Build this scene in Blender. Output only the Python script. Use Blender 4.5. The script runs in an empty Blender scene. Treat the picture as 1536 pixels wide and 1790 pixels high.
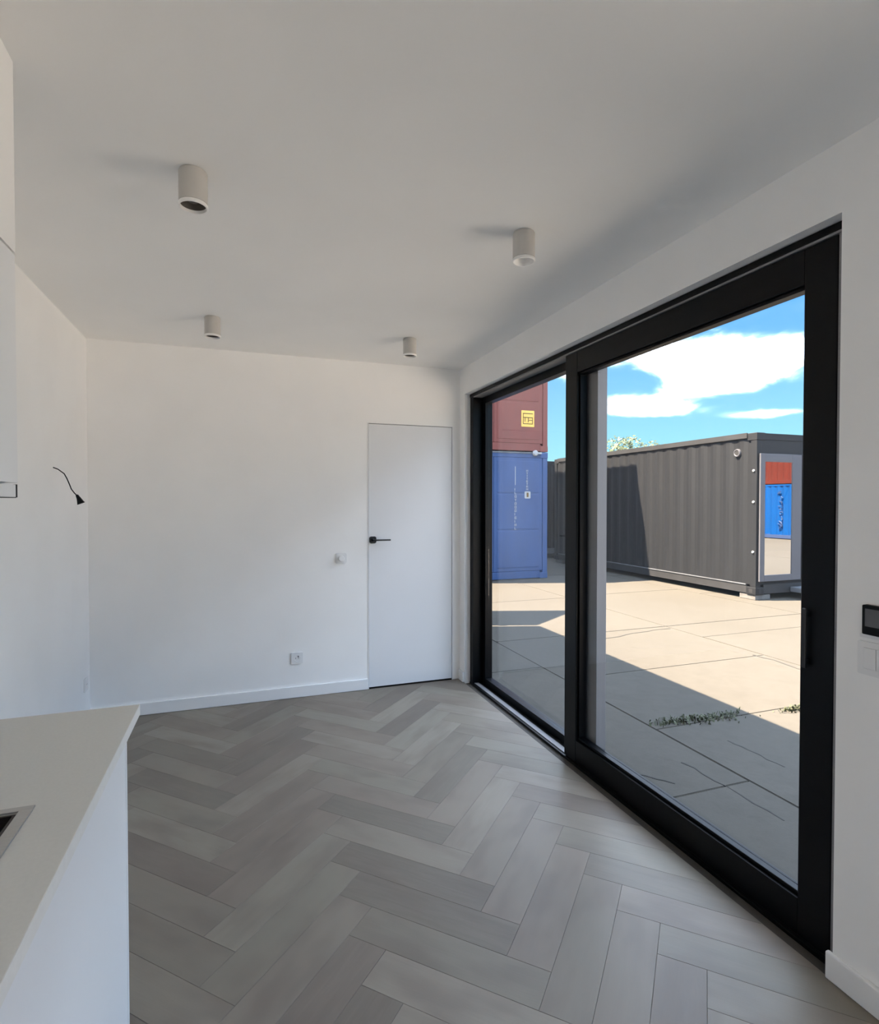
import bpy, bmesh, math, random
from mathutils import Vector, Matrix

random.seed(7)
sc = bpy.context.scene
COL = sc.collection
PI = math.pi

# ------------------------------------------------------------------ camera
F_PX, CX, CY = 975.0, 768.0, 895.0
EYE = 1.42
yaw = math.atan((768 - 421) / F_PX)
pitch = math.atan(17.5 / F_PX)
cam_d = bpy.data.cameras.new('camera')
cam = bpy.data.objects.new('camera', cam_d)
COL.objects.link(cam)
cam.location = (0, 0, EYE)
cam.rotation_euler = (PI / 2 - pitch, 0, -yaw)
cam_d.sensor_fit = 'HORIZONTAL'
cam_d.sensor_width = 36.0
cam_d.lens = 36.0 * F_PX / 1536.0
cam_d.clip_start = 0.02
cam_d.clip_end = 500
sc.camera = cam

# ------------------------------------------------------------------ view
sc.view_settings.view_transform = 'Standard'
sc.view_settings.look = 'None'
sc.view_settings.gamma = 1.0
sc.view_settings.use_curve_mapping = False
sc.view_settings.exposure = 1.7
sc.cycles.max_bounces = 14
sc.cycles.diffuse_bounces = 10
sc.cycles.transparent_max_bounces = 16

# ------------------------------------------------------------------ node helper
class NT:
    def __init__(s, tree):
        s.t = tree
        s.t.nodes.clear()
    def n(s, typ, **kw):
        nd = s.t.nodes.new(typ)
        for k, v in kw.items():
            if k == 'inp':
                for kk, vv in v.items():
                    if isinstance(vv, bpy.types.NodeSocket):
                        s.t.links.new(vv, nd.inputs[kk])
                    else:
                        nd.inputs[kk].default_value = vv
            else:
                setattr(nd, k, v)
        return nd
    def l(s, a, b):
        s.t.links.new(a, b)
    def math(s, op, a, b=None, clamp=False):
        nd = s.n('ShaderNodeMath', operation=op, use_clamp=clamp)
        for i, v in enumerate((a, b)):
            if v is None: continue
            if isinstance(v, bpy.types.NodeSocket): s.l(v, nd.inputs[i])
            else: nd.inputs[i].default_value = v
        return nd.outputs[0]
    def mix(s, f, a, b):
        nd = s.n('ShaderNodeMix', data_type='RGBA')
        for idx, v in ((0, f), (6, a), (7, b)):
            if isinstance(v, bpy.types.NodeSocket): s.l(v, nd.inputs[idx])
            else: nd.inputs[idx].default_value = v if idx == 0 else (*v[:3], 1)
        return nd.outputs[2]
    def ramp(s, f, a, b):
        nd = s.n('ShaderNodeMapRange', interpolation_type='SMOOTHSTEP')
        s.l(f, nd.inputs[0]); nd.inputs[1].default_value = a; nd.inputs[2].default_value = b
        return nd.outputs[0]

# ------------------------------------------------------------------ sky (blue with fair-weather clouds, all round)
world = bpy.data.worlds.new('sky')
sc.world = world
world.use_nodes = True
world.cycles.sampling_method = 'MANUAL'
world.cycles.sample_map_resolution = 1024
w = NT(world.node_tree)
tc = w.n('ShaderNodeTexCoord')
sep = w.n('ShaderNodeSeparateXYZ'); w.l(tc.outputs['Generated'], sep.inputs[0])
zc = w.math('MAXIMUM', sep.outputs[2], 0.0)
SKY_TOP, SKY_HOR = (0.050, 0.165, 0.36), (0.150, 0.320, 0.37)
CLOUD = (4.6, 5.3, 6.3)
sky_f = w.math('POWER', w.ramp(zc, 0.02, 0.36), 0.75)
sky = w.mix(sky_f, SKY_HOR, SKY_TOP)
mp = w.n('ShaderNodeMapping'); w.l(tc.outputs['Generated'], mp.inputs[0])
mp.inputs['Scale'].default_value = (1, 1, 2.3)
mp.inputs['Location'].default_value = (3.1, 1.7, 0.4)
nz = w.n('ShaderNodeTexNoise', inp={'Vector': mp.outputs[0], 'Scale': 4.2, 'Detail': 3.0, 'Roughness': 0.5, 'Distortion': 0.25})
nz2 = w.n('ShaderNodeTexNoise', inp={'Vector': mp.outputs[0], 'Scale': 11.0, 'Detail': 5.0, 'Roughness': 0.58, 'Distortion': 0.4})
# a few cumulus banks at their bearings (x, y, z of direction, half width, half height)
banks = [(.690, .690, .228, .075, .027), (.755, .620, .218, .075, .030), (.635, .735, .240, .045, .022),
         (.715, .675, .185, .065, .019), (.66, .737, .150, .060, .011), (.605, .780, .166, .055, .017),
         (.715, .632, .300, .045, .012), (.515, .828, .226, .050, .018), (.765, .630, .135, .06, .006),
         (-.60, .75, .25, .10, .03), (.95, -.15, .22, .12, .04), (.25, .92, .30, .10, .03), (.93, .28, .28, .11, .03)]
field = None
for bx, by, bz, sw, sh in banks:
    L = math.hypot(bx, by)
    hx, hy = by / L, -bx / L                       # horizontal tangent
    mb = w.n('ShaderNodeMapping', vector_type='TEXTURE'); w.l(tc.outputs['Generated'], mb.inputs[0])
    mb.inputs['Location'].default_value = (bx, by, bz)
    mb.inputs['Rotation'].default_value = (0, 0, math.atan2(hy, hx))
    mb.inputs['Scale'].default_value = (sw, 0.6, sh)
    dt = w.n('ShaderNodeVectorMath', operation='DOT_PRODUCT'); w.l(mb.outputs[0], dt.inputs[0]); w.l(mb.outputs[0], dt.inputs[1])
    g = w.math('POWER', 0.4966, dt.outputs['Value'])               # exp(-0.7 r^2)
    field = g if field is None else w.math('ADD', field, g)
general = w.math('MULTIPLY', w.ramp(nz.outputs[0], 0.46, 0.62), w.ramp(zc, 0.26, 0.42))
fld = w.math('ADD', field, w.math('MULTIPLY', w.math('SUBTRACT', nz2.outputs[0], 0.5), 1.9))
fld = w.math('MAXIMUM', w.math('POWER', w.ramp(fld, 0.0, 1.35), 4.2), w.math('POWER', general, 1.8))
fld = w.math('MULTIPLY', fld, w.ramp(zc, 0.02, 0.12))
skyc = w.mix(w.math('MULTIPLY', fld, 0.95), sky, CLOUD)
bg = w.n('ShaderNodeBackground', inp={'Color': skyc, 'Strength': 1.0})
out = w.n('ShaderNodeOutputWorld'); w.l(bg.outputs[0], out.inputs[0])

# ------------------------------------------------------------------ sun
sun_d = bpy.data.lights.new('sun', 'SUN')
sun_d.energy = 14.8
sun_d.color = (1.0, 0.82, 0.62)
sun_d.angle = math.radians(0.53)
sun = bpy.data.objects.new('sun', sun_d)
COL.objects.link(sun)
SUN_DIR = Vector((0.62, -0.20, -1.0)).normalized()
sun.rotation_euler = SUN_DIR.to_track_quat('-Z', 'Y').to_euler()
sun.location = (-20, 8, 30)

# ------------------------------------------------------------------ materials
MATS = {}
def principled(name, col, rough=0.6, metal=0.0, noise=0.0, nscale=6.0, bump=0.0, bscale=40.0, spec=0.5, stretch=None):
    m = bpy.data.materials.new(name); m.use_nodes = True
    t = NT(m.node_tree)
    tcn = t.n('ShaderNodeTexCoord')
    vec = tcn.outputs['Object']
    if stretch:
        mpn = t.n('ShaderNodeMapping'); t.l(vec, mpn.inputs[0]); mpn.inputs['Scale'].default_value = stretch
        vec = mpn.outputs[0]
    b = t.n('ShaderNodeBsdfPrincipled', inp={'Roughness': rough, 'Metallic': metal, 'Specular IOR Level': spec})
    if noise:
        nn = t.n('ShaderNodeTexNoise', inp={'Vector': vec, 'Scale': nscale, 'Detail': 2.0 if noise < .03 else 4.0})
        f = t.ramp(nn.outputs[0], 0.3, 0.7)
        lo = tuple(c * (1 - noise) for c in col); hi = tuple(min(1, c * (1 + noise)) for c in col)
        t.l(t.mix(f, lo, hi), b.inputs['Base Color'])
    else:
        b.inputs['Base Color'].default_value = (*col, 1)
    if bump:
        n2 = t.n('ShaderNodeTexNoise', inp={'Vector': vec, 'Scale': bscale, 'Detail': 3.0})
        bp = t.n('ShaderNodeBump', inp={'Strength': bump, 'Distance': 0.01, 'Height': n2.outputs[0]})
        t.l(bp.outputs[0], b.inputs['Normal'])
    o = t.n('ShaderNodeOutputMaterial'); t.l(b.outputs[0], o.inputs[0])
    MATS[name] = m
    return m

principled('wall_paint', (0.91, 0.905, 0.895), 0.85, noise=0.012, nscale=3, spec=0.25)
principled('ceiling_paint', (0.90, 0.895, 0.88), 0.9, noise=0.012, nscale=2, spec=0.2)
principled('door_white', (0.775, 0.785, 0.805), 0.5, noise=0.01, nscale=2, spec=0.4)
principled('trim_white', (0.85, 0.85, 0.85), 0.45, noise=0.01, nscale=4)
principled('cabinet_white', (0.84, 0.845, 0.86), 0.4, noise=0.01, nscale=2)
principled('counter_stone', (0.70, 0.69, 0.645), 0.5, noise=0.015, nscale=160, spec=0.25)
principled('counter_edge', (0.82, 0.81, 0.78), 0.45, noise=0.02, nscale=60)
principled('steel', (0.46, 0.455, 0.44), 0.38, metal=0.6, noise=0.05, nscale=30, stretch=(1, 30, 1))
principled('sink_black', (0.018, 0.012, 0.010), 0.45, noise=0.2, nscale=20)
principled('frame_black', (0.0018, 0.0018, 0.0027), 0.38, spec=0.2, noise=0.1, nscale=8, bump=0.03, bscale=300)
principled('gasket_black', (0.008, 0.008, 0.009), 0.7, noise=0.1)
principled('alu_grey', (0.238, 0.2345, 0.2415), 0.5, metal=0.15, noise=0.06, nscale=20, stretch=(20, 1, 20))
principled('interlock_grey', (0.1487, 0.1458, 0.1515), 0.55, noise=0.04, nscale=6, stretch=(12, 12, 0.4))
principled('handle_black', (0.010, 0.010, 0.012), 0.45, noise=0.1)
principled('plastic_white', (0.80, 0.80, 0.80), 0.4, noise=0.01)
principled('plastic_slot', (0.12, 0.12, 0.13), 0.6, noise=0.05)
principled('plastic_black', (0.008, 0.008, 0.009), 0.5, spec=0.15, noise=0.1)
principled('screen_grey', (0.10, 0.10, 0.105), 0.25, noise=0.03, nscale=3)
principled('lamp_body', (0.56, 0.54, 0.51), 0.5, noise=0.02, nscale=10)
principled('lamp_rim', (0.88, 0.87, 0.85), 0.3, noise=0.01)
principled('lamp_inside', (0.05, 0.04, 0.032), 0.5, noise=0.1)
principled('bulb_glass', (0.75, 0.74, 0.70), 0.2, noise=0.02)
principled('under_floor', (0.07, 0.062, 0.053), 0.9, noise=0.1)
principled('unit_steel', (0.07, 0.07, 0.075), 0.6, noise=0.08)
principled('container_grey', (0.0068, 0.0077, 0.0095), 0.55, noise=0.10, nscale=2.0, stretch=(3, 3, 0.35), spec=0.35)
principled('container_grey_dark', (0.0133, 0.0137, 0.0152), 0.6, noise=0.2, nscale=6)
principled('grey_frame', (0.0684, 0.0684, 0.077), 0.5, noise=0.04, nscale=5)
principled('container_blue', (0.0264, 0.0615, 0.1633), 0.55, noise=0.08, nscale=3, stretch=(2, 2, 0.5))
principled('container_red', (0.1547, 0.0406, 0.0312), 0.6, noise=0.08, nscale=3, stretch=(2, 2, 0.5))
principled('container_rail_pale', (0.0881, 0.0943, 0.1048), 0.6, noise=0.2, nscale=8)
principled('far_blue', (0.0012, 0.042, 0.165), 0.9, spec=0.05, noise=0.06, nscale=2)
principled('far_red', (0.0622, 0.0118, 0.008), 0.9, spec=0.05, noise=0.06, nscale=2)
principled('mark_white', (0.3049, 0.3126, 0.3202), 0.7, noise=0.05)
principled('mark_dark', (0.012, 0.03, 0.09), 0.7, noise=0.05)
principled('mark_yellow', (0.7013, 0.4384, 0.0876), 0.6, noise=0.06, nscale=10)
principled('mark_ochre', (0.1121, 0.064, 0.0106), 0.7, noise=0.06, nscale=10)
principled('timber_block', (0.0943, 0.0901, 0.0839), 0.8, noise=0.2, nscale=12)
principled('concrete_joint', (0.018, 0.017, 0.014), 0.95, noise=0.3, nscale=20)
principled('gravel', (0.4, 0.38, 0.35), 0.95, noise=0.25, nscale=60, bump=0.6, bscale=80)  # pale so the added bed throws sunlight into the room
principled('bark', (0.12, 0.10, 0.07), 0.9, noise=0.3)
principled('leaf', (0.0572, 0.08, 0.0324), 0.7, noise=0.35, nscale=0.8)
principled('weed_leaf', (0.0381, 0.0438, 0.0172), 0.7, noise=0.4, nscale=25)

def plank_material():
    m = bpy.data.materials.new('grey_oak_plank'); m.use_nodes = True
    t = NT(m.node_tree)
    tcn = t.n('ShaderNodeTexCoord'); oi = t.n('ShaderNodeObjectInfo')
    off = t.n('ShaderNodeCombineXYZ'); t.l(t.math('MULTIPLY', oi.outputs['Random'], 37.0), off.inputs[0]); t.l(t.math('MULTIPLY', oi.outputs['Random'], 11.0), off.inputs[1])
    va = t.n('ShaderNodeVectorMath', operation='ADD'); t.l(tcn.outputs['Object'], va.inputs[0]); t.l(off.outputs[0], va.inputs[1])
    mp_ = t.n('ShaderNodeMapping'); t.l(va.outputs[0], mp_.inputs[0]); mp_.inputs['Scale'].default_value = (2.2, 22, 1)
    grain = t.n('ShaderNodeTexNoise', inp={'Vector': mp_.outputs[0], 'Scale': 2.0, 'Detail': 6.0, 'Roughness': 0.6, 'Distortion': 0.6})
    mp2 = t.n('ShaderNodeMapping'); t.l(va.outputs[0], mp2.inputs[0]); mp2.inputs['Scale'].default_value = (3.0, 7, 1)
    blot = t.n('ShaderNodeTexNoise', inp={'Vector': mp2.outputs[0], 'Scale': 1.0, 'Detail': 2.0})
    rnd2 = t.n('ShaderNodeTexWhiteNoise', noise_dimensions='1D', inp={'W': t.math('MULTIPLY', oi.outputs['Random'], 91.7)})
    c0 = t.mix(t.ramp(rnd2.outputs[0], 0.25, 0.75), (0.222, 0.184, 0.152), (0.214, 0.190, 0.153))          # brown or grey-olive boards
    c1 = t.mix(t.math('MULTIPLY', t.ramp(oi.outputs['Random'], 0.45, 1.0), 0.60), c0, (0.305, 0.270, 0.222))   # some paler
    c1 = t.mix(t.math('MULTIPLY', t.ramp(oi.outputs['Random'], 0.35, 0.0), 0.55), c1, (0.128, 0.106, 0.088))   # some darker
    c2 = t.mix(t.math('MULTIPLY', t.ramp(grain.outputs[0], 0.3, 0.75), 0.4), c1, (0.235, 0.205, 0.170))
    c3 = t.mix(t.math('MULTIPLY', t.ramp(blot.outputs[0], 0.40, 0.72), 0.5), c2, (0.150, 0.120, 0.100))
    b = t.n('ShaderNodeBsdfPrincipled', inp={'Base Color': c3, 'Roughness': 0.42, 'Specular IOR Level': 0.32})
    t.l(t.math('ADD', t.math('MULTIPLY', grain.outputs[0], 0.18), 0.36), b.inputs['Roughness'])
    bp = t.n('ShaderNodeBump', inp={'Strength': 0.12, 'Distance': 0.004, 'Height': grain.outputs[0]})
    t.l(bp.outputs[0], b.inputs['Normal'])
    o = t.n('ShaderNodeOutputMaterial'); t.l(b.outputs[0], o.inputs[0])
    MATS['plank'] = m
plank_material()

def concrete_material():
    m = bpy.data.materials.new('yard_concrete'); m.use_nodes = True
    t = NT(m.node_tree)
    g = t.n('ShaderNodeNewGeometry'); oi = t.n('ShaderNodeObjectInfo')
    n1 = t.n('ShaderNodeTexNoise', inp={'Vector': g.outputs['Position'], 'Scale': 0.7, 'Detail': 5.0})
    n2 = t.n('ShaderNodeTexNoise', inp={'Vector': g.outputs['Position'], 'Scale': 9.0, 'Detail': 6.0, 'Roughness': 0.65})
    n3 = t.n('ShaderNodeTexNoise', inp={'Vector': g.outputs['Position'], 'Scale': 90.0, 'Detail': 2.0})
    c = t.mix(t.ramp(n1.outputs[0], 0.3, 0.7), (0.061, 0.0555, 0.0465), (0.067, 0.0615, 0.052))
    c = t.mix(t.math('MULTIPLY', t.ramp(n2.outputs[0], 0.4, 0.75), 0.35), c, (0.0428, 0.0392, 0.0323))
    c = t.mix(t.math('MULTIPLY', t.ramp(n3.outputs[0], 0.45, 0.8), 0.3), c, (0.0402, 0.0374, 0.031))
    c = t.mix(t.math('MULTIPLY', oi.outputs['Random'], 0.18), c, (0.0467, 0.0431, 0.0349))
    b = t.n('ShaderNodeBsdfPrincipled', inp={'Base Color': c, 'Roughness': 0.9, 'Specular IOR Level': 0.2})
    bp = t.n('ShaderNodeBump', inp={'Strength': 0.35, 'Distance': 0.01, 'Height': n2.outputs[0]})
    t.l(bp.outputs[0], b.inputs['Normal'])
    o = t.n('ShaderNodeOutputMaterial'); t.l(b.outputs[0], o.inputs[0])
    MATS['concrete'] = m
concrete_material()

def glass_material(name, tint, mirror=None):
    m = bpy.data.materials.new(name); m.use_nodes = True
    t = NT(m.node_tree)
    gl = t.n('ShaderNodeBsdfGlossy', inp={'Roughness': 0.0, 'Color': (0.95, 0.95, 0.95, 1)})
    mixs = t.n('ShaderNodeMixShader')
    if mirror is None:
        tr = t.n('ShaderNodeBsdfTransparent', inp={'Color': (*tint, 1)})
        lw = t.n('ShaderNodeLayerWeight', inp={'Blend': 0.5})          # Schlick reflectance, the same on both faces of the pane
        t.l(t.math('ADD', t.math('MULTIPLY', t.math('POWER', lw.outputs['Facing'], 5.0), 0.8), 0.025), mixs.inputs[0])
    else:
        tr = t.n('ShaderNodeBsdfDiffuse', inp={'Color': (*tint, 1)})
        mixs.inputs[0].default_value = mirror
    t.l(tr.outputs[0], mixs.inputs[1]); t.l(gl.outputs[0], mixs.inputs[2])
    o = t.n('ShaderNodeOutputMaterial'); t.l(mixs.outputs[0], o.inputs[0])
    MATS[name] = m
glass_material('window_glass', (0.985, 0.99, 0.992))
glass_material('solar_glass', (0.02, 0.02, 0.022), mirror=0.80)

# ------------------------------------------------------------------ mesh builder
def wloc(o):
    v = Vector((0, 0, 0))
    while o is not None:
        v += o.location; o = o.parent
    return v

class MB:
    def __init__(s):
        s.bm = bmesh.new(); s.smooth = False
    def box(s, x0, x1, y0, y1, z0, z1, bev=0.0, seg=2):
        b = bmesh.new()
        bmesh.ops.create_cube(b, size=1.0)
        for v in b.verts:
            v.co = Vector(((x0 + x1) / 2 + v.co.x * (x1 - x0), (y0 + y1) / 2 + v.co.y * (y1 - y0), (z0 + z1) / 2 + v.co.z * (z1 - z0)))
        if bev:
            bmesh.ops.bevel(b, geom=b.edges[:], offset=bev, segments=seg, affect='EDGES', profile=0.5)
        s.merge(b); return s
    def merge(s, b):
        me = bpy.data.meshes.new('tmp'); b.to_mesh(me); b.free()
        s.bm.from_mesh(me); bpy.data.meshes.remove(me)
    def lathe(s, prof, c, axis='Z', n=40, cap=False):
        """prof: list of (r, h) along the axis from c"""
        rings = []
        for r, h in prof:
            ring = []
            for k in range(n):
                a = 2 * PI * k / n
                p = {'Z': (r * math.cos(a), r * math.sin(a), h), 'Y': (r * math.cos(a), h, r * math.sin(a)), 'X': (h, r * math.cos(a), r * math.sin(a))}[axis]
                ring.append(s.bm.verts.new((c[0] + p[0], c[1] + p[1], c[2] + p[2])))
            rings.append(ring)
        for a, b in zip(rings, rings[1:]):
            for k in range(n):
                s.bm.faces.new((a[k], a[(k + 1) % n], b[(k + 1) % n], b[k]))
        if cap:
            s.bm.faces.new(rings[0]); s.bm.faces.new(rings[-1])
        s.smooth = True
        return s
    def prism(s, pts, lo, hi, axis='Z', bev=0.0):
        """polygon pts extruded along axis; pts are the two other coordinates in order"""
        b = bmesh.new()
        def P(u, v, h):
            return {'Z': (u, v, h), 'Y': (u, h, v), 'X': (h, u, v)}[axis]
        a = [b.verts.new(P(u, v, lo)) for u, v in pts]; c = [b.verts.new(P(u, v, hi)) for u, v in pts]
        n = len(pts)
        b.faces.new(a); b.faces.new(c)
        for k in range(n): b.faces.new((a[k], a[(k + 1) % n], c[(k + 1) % n], c[k]))
        bmesh.ops.recalc_face_normals(b, faces=b.faces[:])
        if bev: bmesh.ops.bevel(b, geom=b.edges[:], offset=bev, segments=2, affect='EDGES')
        s.merge(b); return s
    def tube(s, pts, r, n=8, r1=None):
        pts = [Vector(p) for p in pts]; rings = []
        for i, p in enumerate(pts):
            d = (pts[min(i + 1, len(pts) - 1)] - pts[max(i - 1, 0)]).normalized()
            u = d.cross(Vector((0, 0, 1)) if abs(d.z) < 0.95 else Vector((1, 0, 0))).normalized(); v = d.cross(u)
            rr = r if r1 is None else r + (r1 - r) * i / (len(pts) - 1)
            rings.append([s.bm.verts.new(p + u * rr * math.cos(2 * PI * k / n) + v * rr * math.sin(2 * PI * k / n)) for k in range(n)])
        for a, b in zip(rings, rings[1:]):
            for k in range(n): s.bm.faces.new((a[k], a[(k + 1) % n], b[(k + 1) % n], b[k]))
        s.bm.faces.new(rings[0]); s.bm.faces.new(rings[-1]); s.smooth = True
        return s
    def poly(s, vs):
        s.bm.faces.new([s.bm.verts.new(v) for v in vs]); return s
    def build(s, name, mat, parent=None):
        bm = s.bm
        bmesh.ops.recalc_face_normals(bm, faces=bm.faces[:])
        if parent is not None:
            off = wloc(parent)
        else:
            xs = [v.co.x for v in bm.verts]; ys = [v.co.y for v in bm.verts]; zs = [v.co.z for v in bm.verts]
            off = Vector(((min(xs) + max(xs)) / 2, (min(ys) + max(ys)) / 2, min(zs)))
        for v in bm.verts: v.co -= off
        me = bpy.data.meshes.new(name)
        if s.smooth:
            for f in bm.faces: f.smooth = True
        bm.to_mesh(me); bm.free()
        if s.smooth:
            me.set_sharp_from_angle(angle=math.radians(40))
        me.materials.append(MATS[mat])
        o = bpy.data.objects.new(name, me); COL.objects.link(o)
        if parent is not None: o.parent = parent
        else: o.location = off
        return o

def box(name, mat, parent, *a, bev=0.0):
    return MB().box(*a, bev=bev).build(name, mat, parent)
def tag(o, label=None, cat=None, group=None, kind=None):
    if label: o['label'] = label
    if cat: o['category'] = cat
    if group: o['group'] = group
    if kind: o['kind'] = kind
    return o
def empty(name, loc, label=None, cat=None, group=None, kind=None):
    o = bpy.data.objects.new(name, None); COL.objects.link(o); o.location = loc
    o.empty_display_size = 0.1
    return tag(o, label, cat, group, kind)
def copy_tree(o, parent=None):
    c = o.copy(); COL.objects.link(c); c.parent = parent
    for ch in list(o.children): copy_tree(ch, c)
    return c
def rrect(x0, x1, y0, y1, r, n=6):
    pts = []
    for cx_, cy_, a0 in ((x1 - r, y1 - r, 0), (x0 + r, y1 - r, 90), (x0 + r, y0 + r, 180), (x1 - r, y0 + r, 270)):
        for k in range(n + 1):
            a = math.radians(a0 + 90 * k / n); pts.append((cx_ + r * math.cos(a), cy_ + r * math.sin(a)))
    return pts

# ------------------------------------------------------------------ dimensions of the unit
XL, XR, XO = -0.93, 1.65, 1.85            # left wall, right wall inside, right wall outside
YB, YF, YE = 4.149, -2.6, 6.75            # back wall, wall behind the viewer, far end of the unit
H, ROOF = 2.47, 2.60
GZ = -0.15                                # yard level
OY0, OY1, OZ = 1.149, 4.05, 2.262         # opening of the sliding door

PY0, PY1 = -2.35, 0.55                    # glass door added behind the viewer for more light

# ================================================================== STRUCTURE
tag(box('wall_left', 'wall_paint', None, -1.13, XL, YF - .15, YE, GZ + .02, H), 'white painted wall on the left with a loose wire', None, None, 'structure')
MBw = MB()
MBw.box(XL, 0.902, YB, YB + .12, 0, H)
MBw.box(0.902, 1.588, YB, YB + .12, 2.020, H)
MBw.box(1.588, XR, YB, YB + .12, 0, H)
tag(MBw.build('wall_back', 'wall_paint'), 'white painted wall at the far end with a flush door', None, None, 'structure')
m = MB()
m.box(XR, XO, YF, PY0, GZ + .02, H)
m.box(XR, XO, PY1, OY0, GZ + .02, H)
m.box(XR, XO, PY0, PY1, OZ, H)
m.box(XR, XO, OY1, YE, GZ + .02, H)
m.box(XR, XO, OY0, OY1, OZ, H)
tag(m.build('wall_right', 'wall_paint'), 'white painted wall around the sliding glass door', None, None, 'structure')
tag(box('wall_front', 'wall_paint', None, XL, XO, YF - .15, YF, GZ + .02, H), 'white wall behind the viewer', None, None, 'structure')
tag(box('wall_end', 'wall_paint', None, XL, XR, YE - .12, YE, GZ + .02, H), 'end wall of the unit beyond the white door', None, None, 'structure')
tag(box('ceiling', 'ceiling_paint', None, -1.13, XO, YF - .15, YE, H, ROOF), 'plain white painted ceiling with four spotlights', None, None, 'structure')

floor = tag(box('floor', 'under_floor', None, XL, XR, YF, YE - .12, GZ + .02, -0.010), 'grey oak herringbone plank floor', None, None, 'structure')
tag(box('floor_threshold', 'under_floor', None, XR, XO, OY0, OY1, GZ + .02, -0.010), 'threshold below the sliding glass door', None, None, 'structure')

# --- herringbone planks, each one a part of the floor
PL, PW, GAP = 0.636, 0.1415, 0.0003
X0, Y0 = 0.425, 2.300
def clip(poly, edge):
    (a, b, c) = edge; res = []
    for i in range(len(poly)):
        p, q = poly[i], poly[(i + 1) % len(poly)]
        dp, dq = a * p[0] + b * p[1] - c, a * q[0] + b * q[1] - c
        if dp <= 0: res.append(p)
        if (dp < 0 < dq) or (dq < 0 < dp):
            t_ = dp / (dp - dq); res.append((p[0] + (q[0] - p[0]) * t_, p[1] + (q[1] - p[1]) * t_))
    return res
RECT = [(1, 0, XR - 0.004), (-1, 0, -(XL + 0.004)), (0, 1, YB - 0.002), (0, -1, -(YF + 0.01))]
s2 = math.sqrt(0.5)
def uv2xy(u, v): return (X0 + (u - v) * s2, Y0 - (u + v) * s2)
full_mesh = {}
plank_spots = []
for j in range(-4, 5):
    for k in range(-40, 60):
        for kind in 'HV':
            if kind == 'H': u0, u1, v0, v1 = k * PW, k * PW + PL, k * PW, (k + 1) * PW
            else: u0, u1, v0, v1 = (k - 1) * PW, k * PW, k * PW, k * PW + PL
            du, dv = j * PL, -j * PL
            plank_spots.append((u0 + du + GAP, u1 + du - GAP, v0 + dv + GAP, v1 + dv - GAP, kind))
near, rest = [], []
for u0, u1, v0, v1, kind in plank_spots:
    P = [uv2xy(u0, v0), uv2xy(u1, v0), uv2xy(u1, v1), uv2xy(u0, v1)]
    for e in RECT: P = clip(P, e) if P else P
    if len(P) < 3: continue
    area = abs(sum(P[i][0] * P[(i + 1) % len(P)][1] - P[(i + 1) % len(P)][0] * P[i][1] for i in range(len(P)))) / 2
    if area < 1e-4: continue
    c = uv2xy((u0 + u1) / 2, (v0 + v1) / 2)
    ang = -PI / 4 if kind == 'H' else -3 * PI / 4
    whole = abs(area - (u1 - u0) * (v1 - v0)) < 1e-6
    near.append((P, c, ang, whole, max(p[1] for p in P)))
near.sort(key=lambda a: -a[4])
def plank_mesh(P, c, ang):
    ca, sa = math.cos(-ang), math.sin(-ang)
    pts = [((p[0] - c[0]) * ca - (p[1] - c[1]) * sa, (p[0] - c[0]) * sa + (p[1] - c[1]) * ca) for p in P]
    bm = bmesh.new(); n = len(pts); B = 0.0007
    cxp = sum(p[0] for p in pts) / n; cyp = sum(p[1] for p in pts) / n
    def ins(p):
        return (p[0] - math.copysign(min(B, abs(p[0] - cxp) * .2), p[0] - cxp), p[1] - math.copysign(min(B, abs(p[1] - cyp) * .2), p[1] - cyp))
    lo = [bm.verts.new((*p, -0.010)) for p in pts]; mi = [bm.verts.new((*p, -0.0008)) for p in pts]; hi = [bm.verts.new((*ins(p), 0.0)) for p in pts]
    for a, b in ((lo, mi), (mi, hi)):
        for i in range(n): bm.faces.new((a[i], a[(i + 1) % n], b[(i + 1) % n], b[i]))
    bm.faces.new(hi)
    bmesh.ops.recalc_face_normals(bm, faces=bm.faces[:])
    me = bpy.data.meshes.new('plank'); bm.to_mesh(me); bm.free(); me.materials.append(MATS['plank'])
    return me
floc = wloc(floor)
for P, c, ang, whole, _ in near[:290]:
    if whole:
        key = 'w'
        if key not in full_mesh: full_mesh[key] = plank_mesh(P, c, ang)
        me = full_mesh[key]
    else: me = plank_mesh(P, c, ang)
    o = bpy.data.objects.new('plank', me); COL.objects.link(o); o.parent = floor
    o.location = Vector((c[0], c[1], 0)) - floc
    o.rotation_euler = (0, 0, ang)
if near[290:]:
    mm = MB()
    for P, c, ang, whole, _ in near[290:]: mm.prism(P, -0.010, 0.0)
    tag(mm.build('plank_field', 'plank', floor), None, None, None, 'stuff')

# --- skirting boards
def skirting(name, x0, x1, y0, y1, label):
    return tag(box(name, 'trim_white', None, x0, x1, y0, y1, 0.0005, 0.082, bev=0.004), label, None, None, 'structure')
skirting('baseboard_back', XL + .001, 0.898, YB - .015, YB - .0005, 'white skirting board along the far wall')
skirting('baseboard_right', XR - .016, XR - .0005, PY1 + .002, OY0 + .012, 'white skirting board under the black wall panel')
skirting('baseboard_corner', XR - .016, XR - .0005, OY1 + .004, YB - .002, 'short white skirting piece in the far corner')
skirting('baseboard_left', XL + .0005, XL + .015, 1.56, YB - .018, 'white skirting board along the left wall')

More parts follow.
